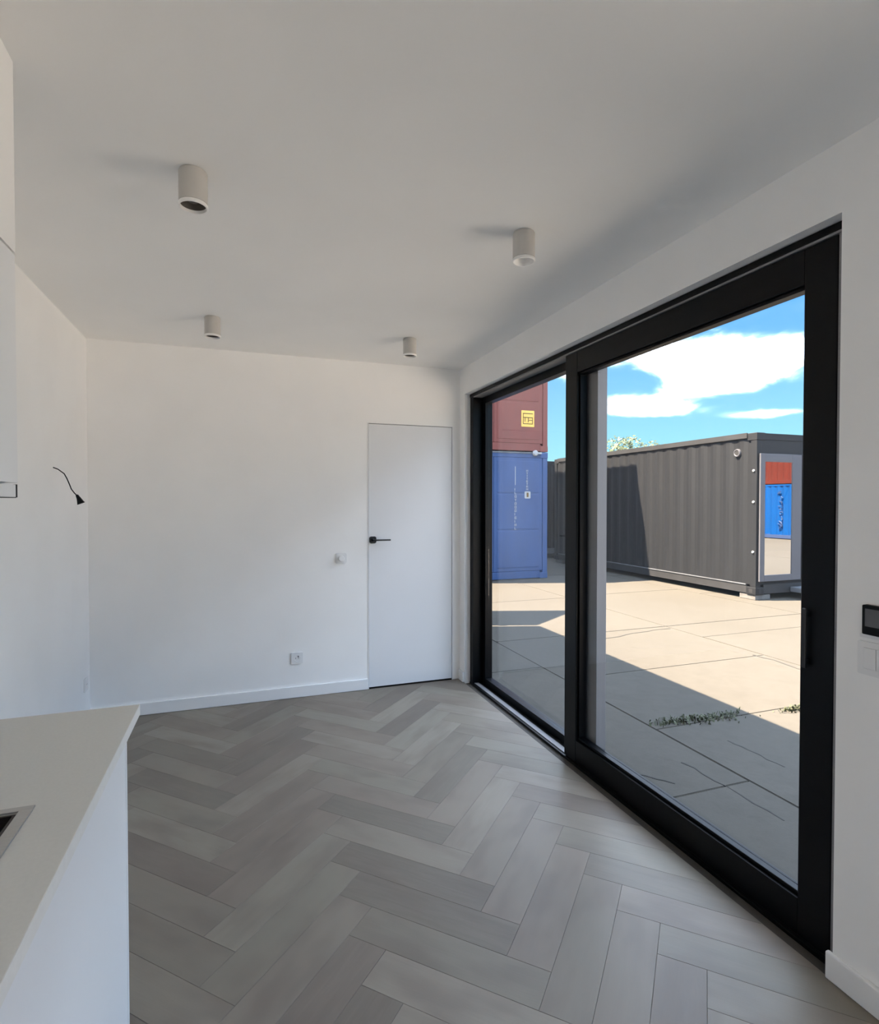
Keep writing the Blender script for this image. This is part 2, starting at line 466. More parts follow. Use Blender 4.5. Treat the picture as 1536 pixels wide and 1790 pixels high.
# --- door_1
door = empty('door_1', (1.245, YB, 0), 'flush white door with black lever handle in far wall', None, None, 'structure')
box('frame_side', 'trim_white', door, 0.9022, 0.9075, YB - .004, YB + .06, 0, 2.0198)
box('frame_side', 'trim_white', door, 1.5825, 1.5878, YB - .004, YB + .06, 0, 2.0198)
box('frame_top', 'trim_white', door, 0.9075, 1.5825, YB - .002, YB + .06, 2.0145, 2.0198)
leaf = box('door_leaf', 'door_white', door, 0.9105, 1.5795, YB + .001, YB + .041, 0.011, 2.0105, bev=0.0015)
box('door_stop', 'gasket_black', door, 0.9080, 1.5820, YB + .0415, YB + .06, 0.001, 2.0144)
lh = MB().prism(rrect(0.9135, 0.9655, 1.107, 1.159, 0.014), YB - .009, YB + .001, 'Y').build('handle_rose', 'handle_black', door)
hh = MB(); hh.tube([(0.9395, YB - .005, 1.133), (0.9395, YB - .040, 1.133)], 0.009, 12)
hh.box(0.933, 1.068, YB - .052, YB - .038, 1.127, 1.138, bev=0.003)
hh.build('handle_lever', 'handle_black', door)

# --- window_1: the sliding glass door
win = empty('window_1', (1.77, 2.6, 0), 'black framed sliding glass door onto the yard', None, None, 'structure')
FX0, FX1 = 1.692, XO - 0.004
# outer frame
box('head', 'frame_black', win, FX0, FX1, OY0 + .002, OY1 - .002, 2.236, OZ - .002, bev=0.002)
box('jamb', 'frame_black', win, FX0 + .004, FX1, OY1 - .062, OY1 - .002, 0.0, 2.236, bev=0.002)
box('jamb', 'frame_black', win, FX0 + .080, FX1, OY0 + .002, OY0 + .030, 0.0, 2.236, bev=0.002)
box('jamb_liner', 'alu_grey', win, FX0 + .006, FX0 + .078, OY0 + .002, OY0 + .0405, 0.0045, 2.2355)
box('sill', 'frame_black', win, FX0, FX1, OY0 + .002, OY1 - .002, -0.010, 0.004, bev=0.001)
box('sill_track', 'alu_grey', win, FX0 + .016, FX0 + .052, 2.60, OY1 - .064, 0.004, 0.009, bev=0.001)
box('head_track', 'alu_grey', win, FX0 + .006, FX0 + .076, OY0 + .032, OY1 - .064, 2.228, 2.236)
box('head_seal', 'alu_grey', win, FX0 + .0005, FX0 + .006, OY0 + .014, 2.74, 2.2275, 2.2345)
# fixed light (far half)
SX0, SX1 = 1.775, 1.835
fx = empty('fixed_sash', (1.80, 3.2, 0)); fx.parent = win; fx.location = Vector((1.80, 3.2, 0)) - wloc(win)
fy0, fy1 = 2.500, OY1 - .064
box('stile', 'frame_black', fx, SX0, SX1, fy1 - .052, fy1, 0.004, 2.228, bev=0.002)
box('interlock_stile', 'interlock_grey', fx, SX0, SX1, fy0, fy0 + .125, 0.004, 2.228, bev=0.002)
box('top_rail', 'frame_black', fx, SX0, SX1, fy0 + .126, fy1 - .053, 2.180, 2.228, bev=0.002)
box('bottom_rail', 'frame_black', fx, SX0, SX1, fy0 + .126, fy1 - .053, 0.004, 0.052, bev=0.002)
box('pane', 'window_glass', fx, 1.802, 1.808, fy0 + .126, fy1 - .0531, 0.0525, 2.1795)
# sliding sash (near half)
sy0, sy1, sz0, sz1 = 1.193, 2.690, 0.0095, 2.2265
AX0, AX1 = 1.699, 1.766
sl = empty('sliding_sash', (1.73, 1.93, 0)); sl.parent = win; sl.location = Vector((1.73, 1.93, 0)) - wloc(win)
box('stile', 'frame_black', sl, AX0, AX1, sy1 - .112, sy1, sz0, sz1, bev=0.003)
box('stile', 'frame_black', sl, AX0, AX1, sy0, sy0 + .106, sz0, sz1, bev=0.003)
box('top_rail', 'frame_black', sl, AX0 + .0005, AX1, sy0 + .1065, sy1 - .1125, sz1 - .112, sz1, bev=0.002)
box('bottom_rail', 'frame_black', sl, AX0 + .0005, AX1, sy0 + .1065, sy1 - .1125, sz0, sz0 + .120, bev=0.002)
gy0, gy1, gz0, gz1 = sy0 + .107, sy1 - .113, sz0 + .1205, sz1 - .1125
gb = MB()
for a in ((gy0, gy1, gz0, gz0 + .014), (gy0, gy1, gz1 - .012, gz1), (gy0, gy0 + .010, gz0 + .014, gz1 - .012), (gy1 - .012, gy1, gz0 + .014, gz1 - .012)):
    gb.box(AX0 + .014, AX1 - .012, *a, bev=0.002)
gb.build('glazing_bead', 'frame_black', sl)
box('pane', 'window_glass', sl, 1.738, 1.744, gy0 + .010, gy1 - .012, gz0 + .014, gz1 - .012)
ph = MB(); ph.box(AX0 - .020, AX0 - .012, sy0 + .074, sy0 + .088, 0.893, 1.083, bev=0.003)
ph.box(AX0 - .014, AX0 - .0002, sy0 + .076, sy0 + .086, 0.905, 0.919); ph.box(AX0 - .014, AX0 - .0002, sy0 + .076, sy0 + .086, 1.057, 1.071)
ph.build('pull_handle', 'handle_black', sl)
MB().prism([(sy1 + .0002, 1.217), (sy1 + .0002, 1.240), (sy1 + .062, 1.229)], AX0 + .020, AX0 + .032, 'X').build('latch', 'handle_black', sl)

# --- window_added: unseen glass door added to let more daylight into the room
added_win = empty('window_added', (1.77, -.9, 0), 'black framed glass door added behind the viewer for more daylight', None, None, 'structure')
tag(box('floor_threshold', 'under_floor', None, XR, XO, PY0, PY1, GZ + .02, -0.010), 'threshold below the added glass door', None, None, 'structure')
box('head', 'frame_black', added_win, FX0, FX1, PY0 + .002, PY1 - .002, 2.180, OZ - .002, bev=0.002)
box('sill', 'frame_black', added_win, FX0, FX1, PY0 + .002, PY1 - .002, -0.010, 0.060, bev=0.002)
pm = (PY0 + PY1) / 2
for a0, a1 in ((PY0 + .002, PY0 + .09), (pm - .06, pm + .06), (PY1 - .09, PY1 - .002)):
    box('stile', 'frame_black', added_win, FX0 + .004, FX1, a0, a1, .061, 2.179, bev=0.002)
for a0, a1 in ((PY0 + .091, pm - .061), (pm + .061, PY1 - .091)):
    box('pane', 'window_glass', added_win, 1.765, 1.771, a0, a1, .0605, 2.1795)

# ================================================================== ROOM THINGS
# --- ceiling spotlights
def spot(loc, label, inside='lamp_inside', bulb='lamp_inside'):
    x, y = loc
    r = empty('ceiling_spotlight', (x, y, H), label, 'ceiling light', 'cylindrical spotlights on the ceiling')
    z = H
    MB().lathe([(0.0, -.0002), (.0395, -.0002), (.0395, -.005)], (x, y, z), n=40).build('base_ring', 'lamp_body', r)
    MB().lathe([(.0425, -.005), (.0430, -.007), (.0430, -.1000), (.0415, -.1010), (.0405, -.1010), (.0405, -.060), (0.0, -.060)], (x, y, z), n=40).build('body', 'lamp_body', r)
    MB().lathe([(.0400, -.1015), (.0425, -.1015), (.0440, -.1035), (.0440, -.1110), (.0428, -.1130), (.0395, -.1130), (.0385, -.1100), (.0385, -.1015), (.0400, -.1015)], (x, y, z), n=40).build('rim', 'lamp_rim', r)
    MB().lathe([(.0384, -.103), (.030, -.082), (.0180, -.072)], (x, y, z), n=32).build('reflector', inside, r)
    MB().lathe([(.0178, -.066), (.0178, -.088), (.0150, -.094), (.0, -.096)], (x, y, z), n=24).build('bulb', bulb, r)
    return r
spot((-0.137, 1.952), 'white cylindrical ceiling spotlight nearest the viewer on the left, the largest')
spot((1.046, 1.958), 'white cylindrical ceiling spotlight nearest the sliding glass door, with a pale inside', 'lamp_rim', 'bulb_glass')  # pale reflector and bulb colours imitate a lit inside
spot((-0.146, 3.440), 'white cylindrical ceiling spotlight near the far wall on the left')
spot((1.030, 3.465), 'white cylindrical ceiling spotlight above the white door, the smallest')

# --- sockets and switches
def socket(name, c, face, label, round_dial=False):
    """face 'Y': on the back wall, faces -Y; 'X': on the left wall, faces +X"""
    r = empty(name, c, label, 'dimmer' if round_dial else 'socket')
    x, y, z = c
    def slab(nm, w_, h_, d0, d1, mat, rad, par=r):
        if face == 'Y': return MB().prism(rrect(x - w_ / 2, x + w_ / 2, z - h_ / 2, z + h_ / 2, rad), y - d1, y - d0, 'Y').build(nm, mat, par)
        return MB().prism(rrect(y - w_ / 2, y + w_ / 2, z - h_ / 2, z + h_ / 2, rad), x + d0, x + d1, 'X').build(nm, mat, par)
    slab('plate', .082, .082, 0.0003, .009, 'plastic_white', .018 if round_dial else .006)
    if round_dial:
        slab('bezel', .066, .066, .009, .013, 'plastic_white', .016)
        MB().lathe([(0, -.030), (.019, -.030), (.021, -.028), (.022, -.013), (.0, -.013)], (x, y, z), 'Y', 36).build('dial', 'plastic_white', r)
    else:
        ax = 'Y' if face == 'Y' else 'X'; sgn = -1 if face == 'Y' else 1
        MB().lathe([(.024, sgn * .0092), (.024, sgn * .0105), (.021, sgn * .0105), (.020, sgn * .0095), (.0, sgn * .0095)], (x, y, z), ax, 32).build('socket_ring', 'plastic_white', r)
        hm = MB()
        for k in (-1, 1):
            if face == 'Y': hm.lathe([(.0, -.0098), (.003, -.0098), (.003, -.0094)], (x + k * .0095, y, z), 'Y', 12)
            else: hm.lathe([(.0, .0098), (.003, .0098), (.003, .0094)], (x, y + k * .0095, z), 'X', 12)
        if face == 'Y': hm.box(x + .004, x + .012, y - .0104, y - .0096, z + .006, z + .017)
        hm.build('contact', 'plastic_slot', r)
    return r
socket('wall_socket', (0.377, YB, 0.287), 'Y', 'white wall socket above the far skirting board')
socket('wall_dimmer', (0.699, YB, 1.001), 'Y', 'white rotary dimmer switch beside the door handle', True)
socket('wall_socket', (XL, 4.035, 0.272), 'X', 'white wall socket low in the left corner, above the worktop edge')

# right wall: thermostat and double switch
th = empty('wall_thermostat', (XR, 1.025, 1.05), 'black framed thermostat panel on the right wall above the switch', 'thermostat')
MB().prism(rrect(0.982, 1.068, 1.052, 1.134, .004), XR - .016, XR - .0004, 'X').build('housing', 'plastic_black', th)
box('screen', 'screen_grey', th, XR - .0172, XR - .0162, 0.990, 1.0600, 1.075, 1.124)
MB().prism(rrect(0.975, 1.078, 1.041, 1.0515, .002), XR - .010, XR - .0004, 'X').build('base_plate', 'plastic_white', th)
sw = empty('light_switch', (XR, 1.03, 0.94), 'white double light switch below the black thermostat', 'light switch')
MB().prism(rrect(0.975, 1.085, 0.937, 1.030, .005), XR - .007, XR - .0004, 'X').build('plate', 'plastic_white', sw)
for k in range(2):
    box('rocker', 'plastic_white', sw, XR - .0115, XR - .0072, 1.0345 - k * .0345, 1.0675 - k * .0345, 0.955, 1.014, bev=0.0015)

# wire with black connector on the left wall
wire = empty('wall_cable', (XL, 3.45, 1.60), 'thin dark cable with black connector hanging from the left wall', 'cable')
MB().tube([(XL + .0003, 3.45, 1.602), (XL + .022, 3.45, 1.593), (-.880, 3.45, 1.570), (-.868, 3.45, 1.545), (-.858, 3.45, 1.518), (-.848, 3.45, 1.488), (-.834, 3.45, 1.467), (-.821, 3.45, 1.453)], 0.0028, 8).build('cord', 'plastic_black', wire)
MB().tube([(-.824, 3.45, 1.458), (-.815, 3.45, 1.440), (-.809, 3.45, 1.424), (-.804, 3.45, 1.412)], 0.006, 14, 0.019).build('connector', 'plastic_black', wire)

# --- kitchen run on the left
CT, CTH = 0.92, 0.025
CXR, CYE = -0.238, 1.540
top = empty('worktop', (-.58, 0.2, CT - CTH), 'pale grey kitchen worktop with a black sink set in it', 'worktop')
SKX0, SKX1, SKY0, SKY1 = -0.800, -0.338, 0.42, 1.064      # sink cut-out
tb = MB()
z0, z1 = CT - CTH + .001, CT
tb.box(XL + .001, CXR - .001, SKY1, CYE - .001, z0, z1); tb.box(XL + .001, CXR - .001, -1.2, SKY0, z0, z1)
tb.box(XL + .001, SKX0, SKY0, SKY1, z0, z1); tb.box(SKX1, CXR - .001, SKY0, SKY1, z0, z1)
bmesh.ops.remove_doubles(tb.bm, verts=tb.bm.verts[:], dist=1e-5)
tb.build('slab', 'counter_stone', top)
eb = MB(); eb.box(CXR - .001, CXR, -1.2, CYE, CT - CTH, CT - .0005); eb.box(XL + .001, CXR - .001, CYE - .001, CYE, CT - CTH, CT - .0005)
eb.build('edge_band', 'counter_edge', top)

snk = empty('kitchen_sink', (-.575, .74, CT - .2), 'black bowl sink with wide steel rim set in the worktop', 'sink')
rb = MB()
rx0, rx1, ry0, ry1 = SKX0 - .02, -0.3205, SKY0 - .02, 1.0775
rb.box(rx0, rx1, SKY1 - .001, ry1, CT + .0002, CT + .0035, bev=.001); rb.box(rx0, rx1, ry0, SKY0 + .012, CT + .0002, CT + .0035, bev=.001)
rb.box(rx0, SKX0 + .012, SKY0 + .012, SKY1 - .001, CT + .0002, CT + .0035); rb.box(SKX1 - .001, rx1, SKY0 + .012, SKY1 - .001, CT + .0002, CT + .0035)
rb.build('rim', 'steel', snk)
bw = MB(); i = .004
ax0, ax1, ay0, ay1, az0, az1 = SKX0 + i, SKX1 - i, SKY0 + i, SKY1 - i, CT - .19, CT
bw.box(ax0, ax1, ay0, ay1, az0, az0 + .004)
bw.box(ax0, ax0 + .004, ay0, ay1, az0 + .004, az1); bw.box(ax1 - .004, ax1, ay0, ay1, az0 + .004, az1)
bw.box(ax0 + .004, ax1 - .004, ay0, ay0 + .004, az0 + .004, az1); bw.box(ax0 + .004, ax1 - .004, ay1 - .004, ay1, az0 + .004, az1)
bw.build('bowl', 'sink_black', snk)
MB().lathe([(.0, .006), (.032, .006), (.042, .0045), (.045, .0042)], (-.575, .74, az0), n=32).build('drain', 'steel', snk)

def base_cabinet(y0, y1, label):
    r = empty('base_cabinet', (-.6, (y0 + y1) / 2, 0), label, 'cabinet', 'white base cabinets under the worktop')
    b = MB()
    T = .018
    zt = CT - CTH - .001
    b.box(XL + .02, -.282, y0 + .001, y0 + T, .10, zt); b.box(XL + .02, -.282, y1 - T, y1 - .001, .10, zt)
    b.box(XL + .02, -.282, y0 + T, y1 - T, .10, .118); b.box(XL + .02, XL + .028, y0 + T, y1 - T, .118, zt)
    b.build('carcass', 'cabinet_white', r)
    box('door', 'cabinet_white', r, -.280, -.262, y0 + .0015, y1 - .0015, .105, zt - .030, bev=.001)
    box('grip_rail', 'alu_grey', r, -.292, -.284, y0 + .02, y1 - .02, zt - .028, zt - .001)
    box('plinth', 'cabinet_white', r, -.335, -.320, y0 + .001, y1 - .001, 0.0005, .0995)
    return r
base_cabinet(0.590, 1.490, 'white flat-front base cabinet at the end of the worktop')
base_cabinet(-.31, 0.589, 'white flat-front base cabinet nearest the viewer under the worktop')
tag(box('end_panel', 'cabinet_white', None, XL + .02, -.262, 1.4905, 1.508, 0.0005, CT - CTH - .001), 'white side panel closing the end of the base cabinets', 'cabinet panel')

# upper cabinet, filler above, slim hood below
UX, UY0, UY1 = -0.508, 0.35, 1.615
uc = empty('wall_cabinet', (-.72, 1.0, 1.47), 'white wall cabinet with flat doors above the worktop, at left edge', 'cabinet')
b = MB(); b.box(XL + .001, UX - .020, UY0, UY1, 1.468, 2.015, bev=.0008); b.build('carcass', 'cabinet_white', uc)
box('door', 'cabinet_white', uc, UX - .0185, UX, 0.985, UY1, 1.466, 2.013, bev=.001)
box('door', 'cabinet_white', uc, UX - .0185, UX, UY0, 0.982, 1.466, 2.013, bev=.001)
tag(box('trim_1', 'wall_paint', None, XL + .001, UX + .002, UY0, UY1 - .003, 2.0165, H - .0005), 'white boxed-in panel between wall cabinet and ceiling', None, None, 'structure')
hd = empty('cooker_hood', (-.72, 1.2, 1.43), 'slim pull-out cooker hood under the white wall cabinet', 'cooker hood')
box('body', 'cabinet_white', hd, XL + .03, UX - .022, 1.0, 1.600, 1.436, 1.4675)
box('visor', 'plastic_white', hd, UX - .0215, UX + .003, 1.0, 1.592, 1.4315, 1.4615, bev=.001)
box('end_cap', 'plastic_black', hd, UX - .0215, UX + .0035, 1.5925, 1.600, 1.431, 1.462)
box('lip', 'plastic_black', hd, UX - .012, UX + .0035, 1.0, 1.5922, 1.4296, 1.4313)

# ================================================================== YARD
ground = tag(box('ground', 'concrete_joint', None, -60, 90, -60, 100, GZ - .30, GZ - .025), 'pale concrete slab yard outside the glass door', None, None, 'structure')
def slab(x0, x1, y0, y1):
    g = .0035
    MB().prism([(x0 + g, y0 + g), (x1 - g, y0 + g), (x1 - g, y1 - g), (x0 + g, y1 - g)], GZ - .026, GZ - random.uniform(0, .002), 'Z', bev=.004).build('concrete_slab', 'concrete', ground)
cols = [(-1.3, 2.69, (-9.5, -4.7, -2.3, -.1, 2.35, 4.65, 7.0, 9.4, 12)),
        (2.69, 5.05, (-9.5, -4.7, -2.0, 0.6, 3.10, 4.255, 5.66, 7.9, 10.3, 12)),
        (5.05, 7.41, (-9.5, -4.7, -2.1, .3, 2.7, 5.065, 5.66, 8.0, 10.4, 12)),
        (7.41, 9.77, (-9.5, -4.7, -2.1, .3, 2.7, 5.1, 7.5, 9.9, 12)),
        (9.77, 14.5, (-9.5, -4.7, .3, 5.1, 9.9, 12)), (14.5, 24, (-9.5, 0, 12))]
for x0, x1, ys in cols:
    for ya, yb in zip(ys, ys[1:]): slab(x0, x1, ya, yb)
for a in ((-60, -1.3, -60, 100), (24, 90, -60, 100), (-1.3, 24, 12, 100), (-1.3, 24, -60, -9.5)): slab(*a)
# cracks (filled with dirt) in the slabs
def crack(pts, w_):
    c = MB()
    L_, R_ = [], []
    for i, p in enumerate(pts):
        q0 = Vector(pts[max(i - 1, 0)]); q1 = Vector(pts[min(i + 1, len(pts) - 1)]); d = (q1 - q0).normalized(); nrm = Vector((-d.y, d.x))
        ww = w_ * random.uniform(.5, 1.3)
        L_.append(Vector(p) + nrm * ww / 2); R_.append(Vector(p) - nrm * ww / 2)
    for k in range(len(pts) - 1):
        c.prism([L_[k][:], L_[k + 1][:], R_[k + 1][:], R_[k][:]], GZ - .003, GZ + .0012)
    c.build('crack', 'concrete_joint', ground)
def jag(a, b, n, amp):
    return [(a[0] + (b[0] - a[0]) * t / n + random.uniform(-amp, amp), a[1] + (b[1] - a[1]) * t / n + random.uniform(-amp, amp)) for t in range(n + 1)]
crack(jag((3.55, 5.33), (5.0, 5.56), 12, .025), .018)
crack(jag((2.52, 2.00), (2.50, 2.66), 8, .012), .010)
crack(jag((3.02, 2.40), (3.015, 2.80), 8, .010), .012)
crack(jag((4.96, 4.30), (4.95, 3.10), 10, .03), .020)
crack(jag((2.25, 2.45), (2.10, 2.75), 6, .02), .008)

# unseen gravel bed added to bounce sunlight onto the ceiling and walls
tag(MB().prism([(3.85, -9.0), (11.0, -9.0), (11.0, 1.9), (3.85, 1.9)], GZ - .02, GZ + .02, 'Z', bev=.015).build('bounce_gravel_bed', 'gravel'), 'bed of pale gravel added out of view to bounce sunlight indoors', None, None, 'structure')

# weeds along a joint
def weeds(name, a, b, n, spread, hgt, label):
    mm = MB(); vs, fs = [], []
    for _ in range(n):
        t = random.random()
        x = a[0] + (b[0] - a[0]) * t + random.gauss(0, spread); y = a[1] + (b[1] - a[1]) * t + random.gauss(0, spread * .45)
        ang = random.uniform(0, 2 * PI); h_ = hgt * random.uniform(.3, 1); lean = random.uniform(.3, 1.6) * h_; wd = random.uniform(.003, .008)
        dx, dy = math.cos(ang), math.sin(ang)
        p0 = Vector((x - dy * wd, y + dx * wd, GZ)); p1 = Vector((x + dy * wd, y - dx * wd, GZ))
        mid = Vector((x + dx * lean * .5, y + dy * lean * .5, GZ + h_ * .8)); tip = Vector((x + dx * lean, y + dy * lean, GZ + h_))
        m0 = mid + Vector((-dy * wd, dx * wd, 0)); m1 = mid + Vector((dy * wd, -dx * wd, 0))
        k = len(vs); vs += [p0, p1, m1, m0, tip]; fs += [(k, k + 1, k + 2, k + 3), (k + 3, k + 2, k + 4)]
    bv = [mm.bm.verts.new(v) for v in vs]
    for f in fs: mm.bm.faces.new([bv[q] for q in f])
    return tag(mm.build(name, 'weed_leaf'), label, 'weeds', None, 'stuff')
weeds('weed_patch', (2.78, 3.18), (3.42, 3.10), 330, .075, .030, 'low weeds growing in the shaded slab joint')
weeds('weed_patch', (3.84, 3.05), (4.10, 3.04), 170, .04, .03, 'low weeds growing in the sunlit slab joint')

# --- open steel door leaf at the far end of this unit
od = empty('steel_door_leaf', (XO + .01, YE + .01, GZ), 'open steel door leaf at the far corner of the unit', 'door')
dv = Vector((.83, .56)).normalized(); nv = Vector((-dv.y, dv.x))
def leafpoly(a, b, t0, t1):
    o_ = Vector((XO + .02, YE + .02)); return [tuple(o_ + dv * a + nv * t0), tuple(o_ + dv * b + nv * t0), tuple(o_ + dv * b + nv * t1), tuple(o_ + dv * a + nv * t1)]
MB().prism(leafpoly(.03, 1.20, 0, .045), GZ + .06, 2.52).build('panel', 'unit_steel', od)
for h_ in (.35, 1.2, 2.1): MB().prism(leafpoly(-.03, .06, .045, .06), GZ + h_ - .07, GZ + h_ + .07).build('hinge', 'unit_steel', od)
for a in (.35, .85): MB().prism(leafpoly(a, a + .035, .045, .08), GZ + .08, 2.5).build('locking_bar', 'unit_steel', od)

# --- shipping containers
def corrugated(axis, fixed, a0, a1, z0, z1, out, depth=.036, period=.278):
    """trapezoid sheet standing on plane axis=fixed, from a0 to a1, bulging towards out (+1/-1)"""
    pts = []
    n = max(1, round((a1 - a0) / period)); p = (a1 - a0) / n
    for k in range(n):
        s = a0 + k * p
        pts += [(s, 0), (s + p * .25, 0), (s + p * .5, depth), (s + p * .75, depth)]
    pts.append((a1, 0))
    m_ = MB()
    def V(a, d, z): return (fixed + out * (d - depth), a, z) if axis == 'X' else (a, fixed + out * (d - depth), z)
    lo = [m_.bm.verts.new(V(a, d, z0)) for a, d in pts]; hi = [m_.bm.verts.new(V(a, d, z1)) for a, d in pts]
    lo2 = [m_.bm.verts.new(V(a, d - .004, z0)) for a, d in pts]; hi2 = [m_.bm.verts.new(V(a, d - .004, z1)) for a, d in pts]
    for i in range(len(pts) - 1):
        m_.bm.faces.new((lo[i], lo[i + 1], hi[i + 1], hi[i])); m_.bm.faces.new((lo2[i], lo2[i + 1], hi2[i + 1], hi2[i]))
        m_.bm.faces.new((lo[i], lo[i + 1], lo2[i + 1], lo2[i])); m_.bm.faces.new((hi[i], hi[i + 1], hi2[i + 1], hi2[i]))
    return m_
def container(name, label, x0, x1, y0, y1, zb, hgt, mat, ends=('corr', 'corr'), long_axis='Y', rail=None, group=None, depth=.036):
    """ends: (towards low end, towards high end) of the long axis: 'corr', 'door', 'open'"""
    r = empty(name, ((x0 + x1) / 2, (y0 + y1) / 2, zb), label, 'container', group)
    rail = rail or mat
    zt = zb + hgt; C = .178; Pw = .12
    for cx0 in (x0, x1 - C):
        for cy0 in (y0, y1 - C):
            for cz in (zb, zt - .118):
                box('corner_casting', mat, r, cx0, cx0 + C, cy0, cy0 + C, cz, cz + .118, bev=.006)
            px = cx0 if cx0 == x0 else x1 - Pw; py = cy0 if cy0 == y0 else y1 - Pw
            box('corner_post', mat, r, px + .006, px + Pw - .006, py + .006, py + Pw - .006, zb + .1185, zt - .1185, bev=.004)
    for cx0 in (x0, x1 - .07):
        box('bottom_rail', rail, r, cx0 + .008, cx0 + .062, y0 + C, y1 - C, zb + .012, zb + .16)
        box('top_rail', mat, r, cx0 + .008, cx0 + .062, y0 + C, y1 - C, zt - .07, zt - .008)
    for cy0 in (y0, y1 - .07):
        box('bottom_sill', rail, r, x0 + C, x1 - C, cy0 + .008, cy0 + .062, zb + .012, zb + .16)
        box('top_header', mat, r, x0 + C, x1 - C, cy0 + .008, cy0 + .062, zt - .11, zt - .008)
    box('roof', mat, r, x0 + .03, x1 - .03, y0 + .03, y1 - .03, zt - .035, zt - .012)
    box('deck', mat, r, x0 + .07, x1 - .07, y0 + .07, y1 - .07, zb + .10, zb + .15)
    sides = [('X', x0, y0, y1, -1, 'long' if long_axis == 'Y' else 'e0'), ('X', x1, y0, y1, 1, 'long' if long_axis == 'Y' else 'e1'),
             ('Y', y0, x0, x1, -1, 'e0' if long_axis == 'Y' else 'long'), ('Y', y1, x0, x1, 1, 'e1' if long_axis == 'Y' else 'long')]
    for ax, fx_, a0, a1, o_, kind in sides:
        k = 'corr' if kind == 'long' else ends[0 if kind == 'e0' else 1]
        f = fx_ - o_ * .012
        if k == 'corr': corrugated(ax, f, a0 + Pw, a1 - Pw, zb + .155, zt - .065, o_, depth).build('side_panel' if kind == 'long' else 'end_panel', mat, r)
        elif k == 'door':
            mid = (a0 + a1) / 2
            for q0, q1 in ((a0 + Pw + .004, mid - .004), (mid + .004, a1 - Pw - .004)):
                f0, f1 = sorted((f - o_ * .045, f))
                d = box('door', mat, r, *((q0, q1, f0, f1) if ax == 'Y' else (f0, f1, q0, q1)), zb + .165, zt - .115, bev=.004)
                # pressed panels on the leaf
                for z_0, z_1 in ((zb + .24, zb + .98), (zb + 1.02, zb + 1.72), (zb + 1.76, zt - .19)):
                    f2, f3 = sorted((f, f + o_ * .007))
                    box('pressed_panel', mat, d, *((q0 + .07, q1 - .09, f2, f3) if ax == 'Y' else (f2, f3, q0 + .07, q1 - .09)), z_0, z_1, bev=.003)
    return r

# grey office container across the yard
GX, GY = 7.70, 6.65
GB = GZ + .085
gc = container('shipping_container', 'dark grey office container with a glazed end, across the yard', GX, GX + 2.44, GY, GY + 6.06, GB, 2.59, 'container_grey', ('open', 'corr'), rail='container_grey_dark', depth=.014)
# glazed end facing the viewer
EY = GY + .015
box('end_header', 'container_grey', gc, GX + .121, GX + 2.319, EY, EY + .05, GB + 2.26, GB + 2.479)
box('end_apron', 'container_grey', gc, GX + .121, GX + 2.319, EY + .01, EY + .05, GB + .161, GB + .215)
for k in range(2):
    a0 = GX + .045 + k * .93; a1 = a0 + .90
    wz0, wz1 = GB + .215, GB + 2.255
    a0_ = max(a0, GX + .05)
    fr = empty('glazed_leaf', ((a0 + a1) / 2, EY, wz0)); fr.parent = gc; fr.location = Vector(((a0 + a1) / 2, EY, wz0)) - wloc(gc)
    yA, yB_ = GY - .030, GY + .002
    wd_ = .10
    box('stile', 'grey_frame', fr, a0_, a0_ + wd_, yA, yB_, wz0, wz1, bev=.003)
    box('stile', 'grey_frame', fr, a1 - .20 if k == 0 else a1 - wd_, a1, yA, yB_, wz0, wz1, bev=.003)
    g1 = a1 - .20 if k == 0 else a1 - wd_
    box('rail', 'grey_frame', fr, a0_ + wd_, g1, yA, yB_, wz1 - .13, wz1, bev=.003)
    box('rail', 'grey_frame', fr, a0_ + wd_, g1, yA, yB_, wz0, wz0 + .10, bev=.003)
    box('pane', 'solar_glass', fr, a0_ + wd_, g1, yA + .012, yA + .018, wz0 + .10, wz1 - .13)
box('step', 'container_rail_pale', gc, GX + .75, GX + 1.9, GY - .26, GY - .002, GB + .02, GB + .10, bev=.01)
MB().lathe([(.0, -.012), (.042, -.012), (.050, -.020), (.060, -.018), (.066, -.002), (.066, .03)], (GX, 7.02, 2.225), 'X', 28).build('vent_cover', 'grey_frame', gc)
MB().lathe([(.0, -.0135), (.040, -.0135), (.040, -.0122)], (GX, 7.02, 2.225), 'X', 24).build('vent_hole', 'gasket_black', gc)
for zz in (1.92, 1.42, .62): MB().lathe([(.0, -.014), (.016, -.014), (.02, -.008), (.02, .004)], (GX, GY + .055, zz), 'X', 16).build('bolt', 'mark_white', gc)
box('rail_strip', 'container_rail_pale', gc, GX - .004, GX + .007, GY + .185, GY + 5.85, GB + .146, GB + .162)
for hx0, hx1, hy0, hy1 in ((GX - .0015, GX + .002, GY + .06, GY + .12), (GX + .06, GX + .12, GY - .0015, GY + .002)):
    box('casting_hole', 'gasket_black', gc, hx0, hx1, hy0, hy1, GB + .03, GB + .09, bev=.0005)
box('roof_flashing', 'container_grey_dark', gc, GX - .012, GX + .006, GY + .18, GY + 5.9, GB + 2.515, GB + 2.60)
for k, (bx_, by_) in enumerate(((GX + .02, GY + .02), (GX + 2.1, GY + .02), (GX + .02, GY + 5.7), (GX + 2.1, GY + 5.7))):
    nm = ['near corner of the grey container below its window', 'far right corner of the glazed grey container end', 'far left corner of the grey container', 'hidden far corner of the grey container'][k]
    tag(box('support_block', 'timber_block', None, bx_, bx_ + .32, by_, by_ + .30, GZ + .001, GB - .001, bev=.006), 'pale support block under the ' + nm, 'block')

